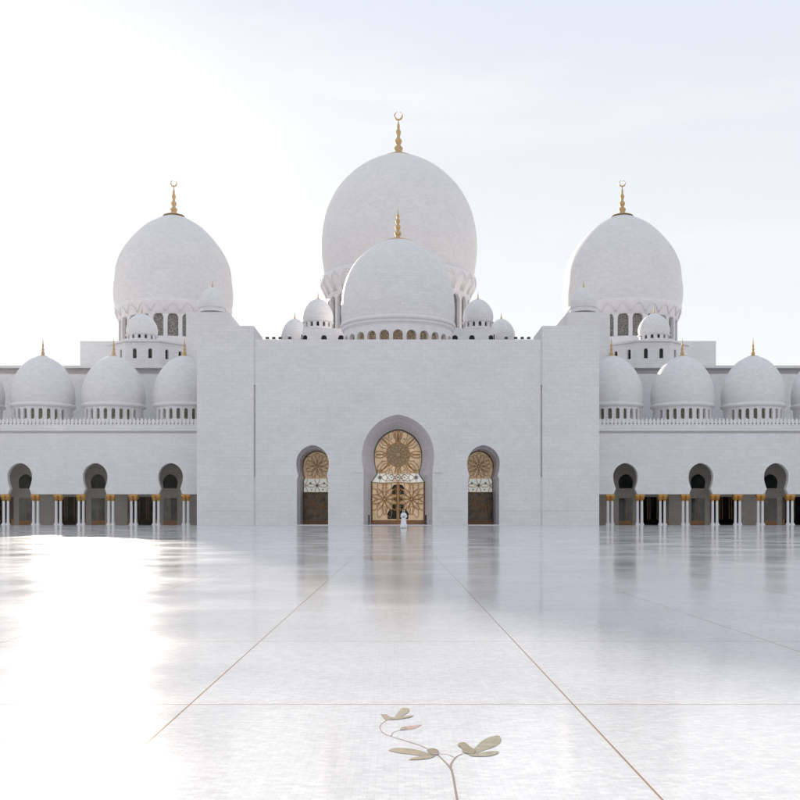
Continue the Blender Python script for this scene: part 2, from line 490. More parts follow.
# parapet top, roof, rear and low plinth line
mb.box(-XT0, XT0, DF+.001, DF+.7, TOPZ, TOPZ+.12)
mb.add([(-XT0,DF+.7,TOPZ-.6),(XT0,DF+.7,TOPZ-.6),(XT0,DF+60,TOPZ-.6),(-XT0,DF+60,TOPZ-.6)], [(0,1,2,3)])
mb.add([(-XT0,DF+.7,TOPZ-.6),(-XT0,DF+.7,TOPZ),(XT0,DF+.7,TOPZ),(XT0,DF+.7,TOPZ-.6)], [(0,1,2,3)])
for s in (-1, 1):
    mb.add([(s*XT0,DF+5,0),(s*XT0,DF+60,0),(s*XT0,DF+60,TOPZ-.6),(s*XT0,DF+5,TOPZ-.6)], [(0,1,2,3)])
    for (a, b_) in ((4.6, 7.85), (12.2, XT0-.4)):
        xa, xb = sorted((s*a, s*b_))
        mb.box(xa, xb, DF-.03, DF+.02, 1.75, 1.83)
    xa, xb = sorted((s*4.06, s*5.15)); mb.box(xa, xb, DF-.12, DF+.05, 6.18, 6.42)
    xa, xb = sorted((s*4.06, s*4.5)); mb.box(xa, xb, DF-.06, DF+.05, 0, 6.17)
mb.build('facade_wall', M['wall'], mosque)

for s, side in ((-1, 'left'), (1, 'right')):
    mb = MB()
    xa, xb = sorted((s*XT0, s*XT1))
    mb.box(xa, xb, DF-.12, DF+7.6, 0, Z(326, DF))
    # thin recessed strip on the outer edge
    mb.box(xa-.0, xb+.0, DF-.16, DF-.121, 1.75, 1.83)
    t = mb.build('corner_tower', M['wall'], mosque)
    DR = 130.0
    mb = MB()
    xa, xb = sorted((s*W(169.5, DR), s*W(212, DR)))
    mb.box(xa, xb, DR, DR+9.5, 0, Z(312, DR))
    mb.build('stair_tower', M['wall'], mosque)

# -------- doorways
def frame_ring(mb, half_in, half_out, xc, y0, y1, mat=0):
    a, b_ = full(half_in, xc), full(half_out, xc)
    loft(mb, [(b_, y0), (a, y0), (a, y1)], mat)
def star8(mb, cx, cz, r, y, mat=0):
    o = []
    for k in range(16):
        rr = r if k % 2 == 0 else r*.45
        o.append((cx + rr*math.cos(PI*k/8), cz + rr*math.sin(PI*k/8)))
    fill(mb, o, y, mat)

def build_doorway(xc, s):
    central = s == 0
    DS = DF + 3.85
    if central:
        outer = C_OUT
        mid1 = keyhole(3.75, 5.9, 3.72, 6.3, 3.72, 8.3, 12.5)
        mid2 = keyhole(3.7, 5.85, 3.66, 6.28, 3.66, 8.3, 12.4)
        inner = keyhole(3.27, 5.2, 2.56, 6.2, 2.92, 8.45, 11.6)
        rings = [(full(outer, 0), DF), (full(mid1, 0), DF+1.5), (full(mid2, 0), DF+1.62), (full(inner, 0), DS-.35)]
    else:
        outer = S_OUT
        DS = DF + 6.9
        mid1 = keyhole(1.80, 5.45, 1.63, 5.86, 1.88, 7.33, 9.38)
        inner = keyhole(1.74, 5.42, 1.56, 5.86, 1.80, 7.33, 9.2)
        rings = [(full(outer, xc), DF), (full(mid1, xc), DF+2.6), (full(inner, xc), DF+2.7), (full(inner, xc), DS-.2)]
    mb = MB(); loft(mb, rings, 0)
    # step across the opening
    wj = outer[0][0]
    mb.box(xc-wj, xc+wj, DF-.25, DS+.6, .0, .10)
    d = mb.build('doorway', M['reveal'], mosque,
                 'tall central keyhole doorway with large gilded flower screen' if central else
                 ('narrow keyhole doorway left of the central one' if s < 0 else 'narrow keyhole doorway right of the central one'))
    io = full(inner, xc)
    # dark bronze frame
    wi = .10 if central else .07
    shr = [(max(0, w-wi) if w > 0 else 0, z-(wi*1.2 if i > 3 else 0)) for i, (w, z) in enumerate(inner)]
    mb = MB(); frame_ring(mb, shr, inner, xc, DS-.34 if central else DS-.19, DS+.2)
    mb.build('frame', M['dark_frame'], d)
    base_z = .62 if central else .58
    ys = DS + .02
    so = full(shr, xc)
    # glass
    zb0, zb1 = (5.2, 6.25) if central else (4.05, 5.75)
    def band(z0, z1):
        o = [p for p in so if z0 < p[1] < z1]
        def wat(z):
            for (w0, a), (w1, b_) in zip(shr, shr[1:]):
                if a <= z <= b_ and b_ > a: return w0 + (w1-w0)*(z-a)/(b_-a)
            return shr[0][0]
        r = [p for p in o if p[0] > xc]; l_ = [p for p in o if p[0] < xc]; t_ = [p for p in o if abs(p[0]-xc) < 1e-9]
        res = [(xc+wat(z0), z0)] + r + ([(xc+wat(z1), z1)] if not t_ else []) + t_ + ([(xc-wat(z1), z1)] if not t_ else []) + l_ + [(xc-wat(z0), z0)]
        return res
    top = band(zb1, 99); midb = band(zb0, zb1); low = band(base_z, zb0)
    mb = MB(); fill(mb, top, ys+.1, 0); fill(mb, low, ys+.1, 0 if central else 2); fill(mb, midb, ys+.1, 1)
    if not central:
        # upper part half smoked, half lit
        sm = [p for p in top]
    gmb = mb
    lat = MB(); mot = gmb; MT = 3
    if central:
        rc = (0, 8.55)
        ros = MB(); fill(ros, circle(*rc, 1.42, 36)[:-1], ys+.06, 0)
        lat.tube([(x, ys, z) for x, z in circle(*rc, 1.42)[:-1]], .06, 4, closed=True, smooth=False)
        for k in range(12):
            ros_p = petal(rc[0], rc[1], 2*PI*k/12+PI/12, .3, 1.38, .19)
            lat.tube([(x, ys, z) for x, z in ros_p], .03, 4, closed=True, smooth=False)
        for r in (.32, .75, 1.1):
            lat.tube([(x, ys, z) for x, z in circle(*rc, r, 24)[:-1]], .022, 4, closed=True, smooth=False)
        # big overlapping arcs round the rosette
        for k in range(8):
            a = 2*PI*k/8 + PI/8
            p = petal(rc[0], rc[1], a, 1.15, 4.1, 1.05, 22)
            p = [q if math.hypot(q[0]-rc[0], q[1]-rc[1]) > 1.42 else (99, 99) for q in p]
            clip_tube(lat, p, top, ys, .06)
            a2 = a + PI/8
            p = petal(rc[0], rc[1], a2, 1.42, 3.0, .40, 14)
            clip_tube(lat, p + [p[0]], top, ys+.01, .05)
            for rr, aa in ((2.05, a), (2.2, a2)):
                c = (rc[0]+rr*math.cos(aa), rc[1]+rr*math.sin(aa))
                if inside(c, so) and c[1] > 6.6: star8(mot, c[0], c[1], .13, ys+.05, MT)
        for k in range(10):
            a = 2*PI*k/10 + PI/10
            p = [q if math.hypot(q[0]-rc[0], q[1]-rc[1]) > 1.42 else (99, 99) for q in circle(rc[0]+2.35*math.cos(a), rc[1]+2.35*math.sin(a), 1.15, 44)]
            clip_tube(lat, p, top, ys+.015, .05)
        # small fan under the apex
        for a in (60, 75, 90, 105, 120):
            p = petal(0, 10.05, R_(a), .1, 1.1, .13, 8); clip_tube(lat, p + [p[0]], so, ys-.005, .035)
        # pearl band: interlaced arcs
        zc = (zb0+zb1)/2
        for cx in (-1.15, -.38, .38, 1.15):
            pts = [q for q in circle(cx, zc-.62, 1.1, 48) ]
            seg = [q if zb0-.05 < q[1] < zb1+.25 else (99, 99) for q in pts]
            clip_tube(lat, seg, so, ys, .042)
            pts = [q if zb0-.05 < q[1] < zb1+.25 else (99, 99) for q in circle(cx, zc+.72, 1.1, 48)]
            clip_tube(lat, pts, so, ys+.006, .042)
        for cx, r in ((-2.2,.34),(2.2,.34),(0,.2),(-.8,.15),(.8,.15)):
            star8(mot, cx, zc+(.06 if abs(cx) != .78 else -.1), r, ys+.05, MT)
        lat.tube([(x, ys-.01, 5.2 - .12*math.sin(PI*(x+3.2)/6.4*2)**2) for x in [-3.2+6.4*i/24 for i in range(25)]], .06, 4, smooth=False)
        # two great flowers on the lower leaves
        petals = MB()
        for cx in (-1.62, 1.62):
            c = (cx, 3.15)
            for k in range(10):
                a = 2*PI*k/10 + PI/2
                L = 1.55 if abs(math.cos(a)) > .5 else 1.9
                p = petal(c[0], c[1], a, .12, L, .30, 12)
                cl = [q for q in p if inside(q, low)]
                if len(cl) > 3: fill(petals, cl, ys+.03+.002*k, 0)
                clip_tube(lat, p + [p[0]], low, ys, .058)
                star8(mot, cx+.9*math.cos(a), 3.15+.9*math.sin(a), .09, ys+.02, MT)
                p = petal(c[0], c[1], a+PI/10, .75, 2.35, .34, 12)
                clip_tube(lat, p + [p[0]], low, ys+.008, .048)
            lat.tube([(x, ys-.01, z) for x, z in circle(*c, .14, 12)[:-1]], .05, 4, closed=True, smooth=False)
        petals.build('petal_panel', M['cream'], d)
        for sx in (-1, 1):
            dk = MB()
            o = [(sx*.16,.75),(sx*1.25,.75),(sx*1.3,1.4),(sx*.9,2.1),(sx*.75,3.0),(sx*.95,4.2),(sx*.55,4.85),(sx*.16,4.95)]
            if sx < 0: o = o[::-1]
            fill(dk, o, ys+.06, 0)
            dk.build('door', M['dark'], d)
            for zz in (2.2, 3.05, 3.9):
                p = petal(sx*.5, zz, R_(90), -.42, .42, .24, 10); lat.tube([(x, ys, z) for x, z in p], .03, 4, closed=True, smooth=False)
        ros.build('rosette', M['rosette'], d)
        lat.box(-.13, .13, ys-.08, ys+.05, base_z-.02, 5.2)
        lat.tube([(-3.1, ys-.01, 5.05)] + [(-3.1, ys-.01, .6)], .05, 4); lat.tube([(3.1, ys-.01, 5.05), (3.1, ys-.01, .6)], .05, 4)
    else:
        rc = (xc, 7.3)
        for k in range(8):
            a = 2*PI*k/8 + PI/8
            p = petal(rc[0], rc[1], a, .1, 1.5, .34, 12); clip_tube(lat, p + [p[0]], top, ys, .04)
            p = petal(rc[0], rc[1], a+PI/8, .55, 1.7, .28, 12); clip_tube(lat, p + [p[0]], top, ys+.006, .035)
        lat.tube([(x, ys, z) for x, z in circle(*rc, .5, 20)[:-1]], .035, 4, closed=True, smooth=False)
        zc = (zb0+zb1)/2
        for cx in (-1.5, 0, 1.5):
            for dz in (-.85, .85):
                pts = [q if zb0-.02 < q[1] < zb1+.02 else (999, 999) for q in circle(xc+cx+(.75 if dz > 0 else .75), zc+dz, 1.05, 48)]
                clip_tube(lat, pts, so, ys, .042)
                pts = [q if zb0-.02 < q[1] < zb1+.02 else (999, 999) for q in circle(xc+cx-.75, zc+dz, 1.05, 48)]
                clip_tube(lat, pts, so, ys+.006, .042)
        star8(mot, xc, zc, .27, ys+.05, MT); star8(mot, xc-.85, zc+.3, .2, ys+.05, MT); star8(mot, xc+.85, zc+.3, .2, ys+.05, MT)
        star8(mot, xc-.7, zc-.5, .13, ys+.05, MT); star8(mot, xc+.7, zc-.5, .13, ys+.05, MT)
        for cx, cz in ((xc-.6, 2.7), (xc+.6, 2.2)):
            for k in range(6):
                p = petal(cx, cz, 2*PI*k/6+PI/2+.2, .1, 1.5, .24, 12); clip_tube(lat, p + [p[0]], low, ys, .035)
        for sx in (-1, 1): lat.tube([(xc+sx*1.5, ys-.01, 3.95), (xc+sx*1.5, ys-.01, .55)], .05, 4)
        lat.tube([(xc-1.65, ys-.01, zb0), (xc+1.65, ys-.01, zb0)], .06, 4)
    lat.build('lattice', M['bronze'], d)
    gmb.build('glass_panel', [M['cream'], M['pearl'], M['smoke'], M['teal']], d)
    mb = MB(); w = inner[0][0]-wi
    mb.box(xc-w, xc+w, ys-.12, ys+.15, .105, base_z)
    mb.box(xc-w+.1, xc-.12, ys-.15, ys-.119, .2, base_z-.1); mb.box(xc+.12, xc+w-.1, ys-.15, ys-.119, .2, base_z-.1)
    mb.build('kick_panel', M['wood'], d)
    # dim room behind the screen
    mb = MB(); mb.box(xc-w-1, xc+w+1, ys+.3, ys+5, .105, inner[-1][1]+.6)
    mb.build('vestibule', M['beige'], d)
for xc, s in ((0, 0), (-XS, -1), (XS, 1)): build_doorway(xc, s)

# -------- domes
def finial(cx, cy, z0, prof, D, crescent=None, name='finial', parent=None, base=1.0, mat='gold'):
    """prof in photo pixels at distance D"""
    mb = MB()
    mb.lathe(cx, cy, [(W(r, D), z0 + W(h, D)) for r, h in prof], 20)
    if crescent:
        hz, r = crescent; zc = z0 + W(hz, D); R1 = W(r, D); y0, y1 = cy-R1*.12, cy+R1*.12
        outer = [(cx + R1*math.sin(a), zc - R1*math.cos(a)) for a in [R_(-158)+R_(316)*i/32 for i in range(33)]]
        innr = [(cx + R1*.74*math.sin(a), zc + R1*.16 - R1*.78*math.cos(a)) for a in [R_(-160)+R_(320)*i/32 for i in range(33)]]
        n = 33
        vs_ = [(x, y0, z) for x, z in outer] + [(x, y0, z) for x, z in innr] + [(x, y1, z) for x, z in outer] + [(x, y1, z) for x, z in innr]
        fs = []
        for i in range(n-1):
            fs += [(i,i+1,n+i+1,n+i), (2*n+i,3*n+i,3*n+i+1,2*n+i+1), (i,2*n+i,2*n+i+1,i+1), (n+i,n+i+1,3*n+i+1,3*n+i)]
        fs += [(0,n,3*n,2*n), (n-1,3*n-1,4*n-1,2*n-1)]
        mb.add(vs_, fs)
    return mb.build(name, M[mat], parent)
BIG_FIN = [(13.5,-1.5),(13.2,-.6),(8,1.2),(4.2,2.2),(4.3,3.4),(3.2,4.6),(4.4,6.5),(4.4,8),(2.6,10),(2.0,11.2),(2.6,12),(3.5,14),(3.5,15.6),(1.8,18),(1.5,19.5),(2.4,22),(2.5,24.5),(1.1,27.5),(1.5,29),(1.3,30.5),(.5,34),(.35,36.6),(0,36.8)]
def smooth_prof(pts, sub=4):
    out = []
    n = len(pts)
    for i in range(n-1):
        p0, p1, p2, p3 = pts[max(i-1,0)], pts[i], pts[i+1], pts[min(i+2,n-1)]
        for k in range(sub):
            t = k/sub
            out.append(tuple(max(0 if d == 0 else -1e9, .5*((2*p1[d])+(-p0[d]+p2[d])*t+(2*p0[d]-5*p1[d]+4*p2[d]-p3[d])*t*t+(-p0[d]+3*p1[d]-3*p2[d]+p3[d])*t**3)) for d in (0,1)))
    out.append(pts[-1])
    return out
def dome_shell(mb, cx, cy, D, pts, seg=96, mat=0):
    """pts: (half width px, photo y) from apex down"""
    pr = smooth_prof([(W(r, D), Z(y, D)) for r, y in pts])
    mb.lathe(cx, cy, pr[::-1], seg, mat)
def arch_outline(w, zb, zt, n=10):
    zs = zt - w
    return [(w, zb), (w, zs)] + [(w*math.cos(PI*i/n), zs + w*math.sin(PI*i/n)) for i in range(1, n)] + [(-w, zs), (-w, zb)]
def drum(cx, cy, R, z0, z1, N, phase, w, zb, zt, reveal, span, mat=0):
    """returns MB of the drum wall and a list of MBs, one per window pane"""
    mb = MB(); panes = []
    half = PI*R/N
    out = arch_outline(w, zb, zt)
    trim = arch_outline(w*1.22, zb, zt + w*.22)
    def cyl(a0, u, r, z):
        a = a0 + u/R
        return (cx + r*math.sin(a), cy - r*math.cos(a), z)
    for k in range(N):
        a0 = phase + 2*PI*k/N
        a = (a0 + PI) % (2*PI) - PI
        if abs(a) > span:
            for i in range(4):
                u0, u1 = -half + half*i/2, -half + half*(i+1)/2
                mb.add([cyl(a0,u0,R,z0), cyl(a0,u1,R,z0), cyl(a0,u1,R,z1), cyl(a0,u0,R,z1)], [(0,1,2,3)], mat, False,
                       [[(R*a0+u0,z0),(R*a0+u1,z0),(R*a0+u1,z1),(R*a0+u0,z1)]])
            continue
        for q in star_panel((-half, half, z0, z1), out, (0, (zb+zt)/2), True):
            mb.add([cyl(a0,u,R,z) for u, z in q], [tuple(range(len(q)))], mat, False, [[(R*a0+u, z) for u, z in q]])
        n = len(out)
        for i in range(n):
            j = (i+1) % n
            mb.add([cyl(a0,*out_i) for out_i in ((out[i][0],R,out[i][1]),(out[j][0],R,out[j][1]),(out[j][0],R-reveal,out[j][1]),(out[i][0],R-reveal,out[i][1]))], [(0,1,2,3)], mat)
        # raised arch moulding round the opening
        for i in range(n-1):
            j = i+1; rr = R + .05*max(1, w)
            mb.add([cyl(a0,trim[i][0],R,trim[i][1]), cyl(a0,trim[j][0],R,trim[j][1]), cyl(a0,trim[j][0],rr,trim[j][1]), cyl(a0,trim[i][0],rr,trim[i][1]),
                    cyl(a0,out[i][0],rr,out[i][1]), cyl(a0,out[j][0],rr,out[j][1]), cyl(a0,out[j][0],R,out[j][1]), cyl(a0,out[i][0],R,out[i][1])],
                   [(0,1,2,3), (3,2,5,4), (4,5,6,7)], mat)
        pm = MB()
        pm.add([cyl(a0,u,R-reveal*.8,z) for u, z in out], [tuple(range(n))])
        panes.append(pm)
    return mb, panes
def frieze(mb, cx, cy, R0, R1, z0, z1, N, phase, r):
    """row of blind pointed arches on a flaring ring (R0 at z0, R1 at z1)"""
    for k in range(N):
        a0 = phase + 2*PI*k/N; hw = PI/N*.94
        pts = []
        for i in range(13):
            t = -1 + 2*i/12
            f = (1 - abs(t)**1.7)
            z = z0 + (z1-z0)*f
            rr = R0 + (R1-R0)*f + r*.25
            pts.append((cx + rr*math.sin(a0+t*hw), cy - rr*math.cos(a0+t*hw), z))
        mb.tube(pts, r, 5)

# great dome in the middle, far back
DM = 190.0
def big_dome(px, D, shell, drumR, frz, win, N, phase, span, fin, label, low_z, w, winmat, cres, finz, tall=False):
    cx = X(px, D)
    mb = MB(); dome_shell(mb, cx, D, D, shell, 112)
    d = mb.build('dome', M['dome'], mosque, label)
    R = W(drumR, D)
    zf1, zf0 = frz                      # top and bottom of the flaring frieze
    zt, zb = win
    mb, panes = drum(cx, D, R, low_z, zf0, N, phase, w, zb, zt, .7, span)
    mb.build('drum', M['wall'], d)
    rt = W(shell[-1][0], D)
    if tall:
        mb = MB(); dl = rt - R; H = zf1 - zf0
        pr = [(R-.02, zf0-.01), (R+.1, zf0+.02), (R+dl*.35, zf0+H*.14), (R+dl*.8, zf0+H*.32), (rt+.34, zf0+H*.50), (rt+.55, zf0+H*.70), (rt+.55, zf1-.45), (rt+.45, zf1-.12), (rt+.12, zf1+.08), (rt+.02, zf1+.25)]
        mb.lathe(cx, D, smooth_prof(pr, 3), 112)
        def rad(z):
            for (r0, z0_), (r1, z1_) in zip(pr, pr[1:]):
                if z0_ <= z <= z1_: return r0 + (r1-r0)*(z-z0_)/max(1e-6, z1_-z0_)
            return pr[-1][0]
        for k in range(N):
            a0 = phase + 2*PI*k/N
            for hwf, top, rr in ((.86, zf1-.62, .12), (.60, zf1-1.2, .09)):
                hw = PI/N*hwf; zs = zf0 + H*.55; pts = []
                for t, z in [(-1, zf0+H*.08), (-1, zf0+H*.3)] + [(-1+2*i/12, zs + (top-zs)*(1-abs(-1+2*i/12)**1.8)) for i in range(13)] + [(1, zf0+H*.3), (1, zf0+H*.08)]:
                    q = rad(z) + rr*.3
                    pts.append((cx + q*math.sin(a0+t*hw), D - q*math.cos(a0+t*hw), z))
                mb.tube(pts, rr, 5)
    else:
        mb = MB()
        mb.lathe(cx, D, [(R-.02, zf0-.01), (R+.12, zf0+.02), (R+(rt-R)*.45, zf0+(zf1-zf0)*.35), (rt+.02, zf0+(zf1-zf0)*.75), (rt+.12, zf1-.25), (rt+.14, zf1-.05), (rt+.09, zf1+.10), (rt+.0, zf1+.25)], 96)
        frieze(mb, cx, D, R+(rt-R)*.35, rt+.04, zf0+.35, zf1-.62, N, phase, .085)
    mb.build('cornice', M['trim'], d)
    for p in panes: p.build('window', winmat, d)
    finial(cx, D, Z(finz, D), fin, D, cres, parent=d)
    return d
main_shell = [(0,155.2),(6,155.7),(12.9,157.4),(25.3,162.5),(39.9,171),(51.2,180.5),(61.3,191.8),(69.2,205.2),(74.2,217.6),(77.4,233),(78.5,247),(78.1,258.4),(76.5,270.5),(75.3,278.5),(74.5,284)]
DMR = W(70, DM)
big_dome(398.4, DM, main_shell, 70.5, (Z(279.5, DM), Z(301.5, DM)), (Z(303, DM), Z(336, DM)), 28, 0.0, R_(105), BIG_FIN,
         'largest dome, high behind the middle of the facade', Z(345, DM), 1.15, M['win_dark'], (39.8, 4.4), 156.0, True)
DSD = 185.0
side_shell = [(0,214.8),(4,215.2),(9.5,217.3),(18.6,222.0),(28.8,228.7),(40.6,240.9),(50,254.0),(56,268.3),(57.4,281),(58.7,293),(58.2,303),(56.9,310)]
k_ = .8
for s, side in ((-1, 'left'), (1, 'right')):
    px = AX + s*224.2
    big_dome(px, DSD, side_shell, 53.0, (Z(311, DSD), Z(324, DSD)), (34.9+2.0, 32.8), 24, -s*.0 + s*.057, R_(80), [(r*k_, h*k_) for r, h in BIG_FIN],
             side + ' of the two equal large domes over the wings', 28.0, .95, M['win_dark'], (39.8*k_, 4.2*k_), 215.5)

# dome over the entrance block
DE = 126.0
def front_dome():
    cx = X(397.9, DE)
    sh = [(0,239.4),(6,239.9),(14.6,242.8),(28.4,250.8),(39.8,260.4),(47.2,270.5),(52,280.9),(55.2,293.2),(56.3,303),(56.9,312),(56.3,321),(55.2,328)]
    mb = MB(); dome_shell(mb, cx, DE, DE, sh, 96)
    d = mb.build('dome', M['dome'], mosque, 'middle dome standing in front of the largest one, above the central doorway')
    R = W(54.0, DE)
    zt = Z(329.3, DE-R); zb = zt - 2.6
    zc = Z(332.5, DE)
    mb, panes = drum(cx, DE, R, TOPZ-1, zc, 26, 0, .60, zb, zt, .55, R_(85))
    mb.build('drum', M['trim'], d)
    mb = MB(); r2 = W(55.0, DE)
    w_ = lambda p: W(p, DE)
    mb.lathe(cx, DE, [(R-.02, zc-.10), (w_(54.6), zc-.09), (w_(54.7), zc+.02), (w_(55.6), zc+.06), (w_(56.2), zc+.16), (w_(56.3), zc+.30), (w_(55.7), zc+.36), (w_(55.7), zc+.42),
                     (w_(57.3), zc+.50), (w_(57.8), zc+.62), (w_(57.8), zc+.76), (w_(57.2), zc+.88), (w_(56.2), zc+.95), (w_(56.2), zc+1.05), (w_(56.6), zc+1.1), (w_(56.5), zc+1.25), (r2-.15, zc+1.4)], 112, smooth=False)
    mb.build('cornice', M['trim'], d)
    for p in panes: p.build('window', M['win_gold'], d)
    fin = [(13.6,-3.2),(14.4,-2.6),(14.2,-1.7),(9.5,.3),(5.5,1.3),(3.2,2.2),(2.2,3.4),(2.0,4.2),(3.3,6),(3.3,8),(1.7,9.8),(1.6,10.6),(2.7,12.4),(2.7,14.4),(1.3,16),(1.3,16.8),(2.2,18.4),(2.2,20),(1.0,21.8),(1.0,22.4),(1.5,23.8),(1.4,25),(.6,26.6),(.2,31),(0,31.2)]
    finial(cx, DE, Z(240.5, DE), fin, DE, None, parent=d)
front_dome()

# small roof domes
SMALL_FIN = [(1.6,-.6),(1.3,.3),(.5,.8),(.7,1.6),(.45,2.4),(.55,3.2),(.3,4.2),(.1,7.0),(0,7.2)]
def small_dome(px, D, r, ytop, ybot, label, drum_h, plinth=None, nwin=14, fin_h=1.0, fmat='gold'):
    """r half width px, ytop apex, ybot cornice"""
    cx = X(px, D); h = ybot - ytop
    sh = [(0,0),(.13,.012),(.34,.075),(.61,.20),(.82,.385),(.95,.58),(1.0,.75),(.985,.89),(.945,1.0)]
    mb = MB(); dome_shell(mb, cx, D, D, [(a*r, ytop + b_*h) for a, b_ in sh], 40)
    d = mb.build('dome', M['dome'], mosque, label)
    zc = Z(ybot, D); R = W(r*.93, D)
    mb = MB()
    mb.lathe(cx, D, [(R, zc-W(.9,D)), (W(r*1.03,D), zc-W(.5,D)), (W(r*1.03,D), zc), (W(r*.97,D), zc+W(.3,D))], 40)
    mb.build('cornice', M['trim'], d)
    if drum_h:
        dh = W(drum_h, D)
        dm, panes = drum(cx, D, R*.99, zc-dh-.3, zc-.02, nwin, PI/nwin*.3, R*PI/nwin*.42, zc-dh*.98, zc-dh*.22, .25, R_(100))
        allp = MB()
        for p in panes: allp.add(p.v, p.f, 1)
        dm.add(allp.v, allp.f, 1)
        dm.build('drum', [M['trim'], M['dark']], d)
    finial(cx, D, Z(ytop, D), [(a, b_*fin_h) for a, b_ in SMALL_FIN], D, None, parent=d, mat=fmat)
    return d
for s, side in ((-1, 'left'), (1, 'right')):
    small_dome(AX + s*80.0, 134, 15.3, 299, 322.5, f'small roof dome with a ring of windows, {side} of the middle dome', 6.0)
    small_dome(AX + s*103.3, 140, 13.6, 318.8, 341, f'lowest small roof dome, outermost on the {side} above the parapet', 3.0, fin_h=.85)
    small_dome(AX + s*185.5, 135, 13.2, 287.4, 308, f'small dome capping the stepped block beside the {side} wing dome', 0, fin_h=.95)
    mb = MB(); D = 135; cx = X(AX+s*185.5, D); mb.lathe(cx, D, [(W(12.9,D), Z(313,D)), (W(12.2,D), Z(312.6,D)), (W(12.2,D), Z(308.6,D))], 40)
    mb.build('turret_base', M['trim'], mosque)
    small_dome(AX + s*256.0, 146.4, 15.6, 313.5, 335.5, f'small dome on the chamfered podium below the {side} wing dome', 5.0)
    # roof house below the small domes, with arched openings just over the parapet
    D = 131.0; mb = MB()
    xa, xb = sorted((s*W(53.5, D), s*W(95.5, D)))
    zt = Z(328.4, D)
    cent = [s*W(p, D) for p in (57.0, 74.0, 93.0)]
    edges = [xa] + sorted([s*W(65.5, D), s*W(84, D)]) + [xb]
    for c, (e0, e1) in zip(sorted(cent), zip(edges, edges[1:])):
        w = min(.37, abs(c-e0)*.9, abs(c-e1)*.9)
        out = [(c+u, z) for u, z in arch_outline(w, Z(345, D), Z(335, D))]
        wall_panel(mb, (e0, e1, TOPZ-.7, zt), out, (c, Z(340, D)), D, .4, 0, 0, True)
    mb.add([(xa,D,zt),(xb,D,zt),(xb,D+9,zt),(xa,D+9,zt)], [(0,1,2,3)])
    for x in (xa, xb): mb.add([(x,D,TOPZ-.7),(x,D,zt),(x,D+9,zt),(x,D+9,TOPZ-.7)], [(0,1,2,3)])
    h = mb.build('roof_house', M['wall'], mosque)
    for c in cent:
        mb = MB(); mb.box(c-.5, c+.5, D+.3, D+.35, Z(346, D), Z(334, D))
        mb.build('window', M['dark'], h)

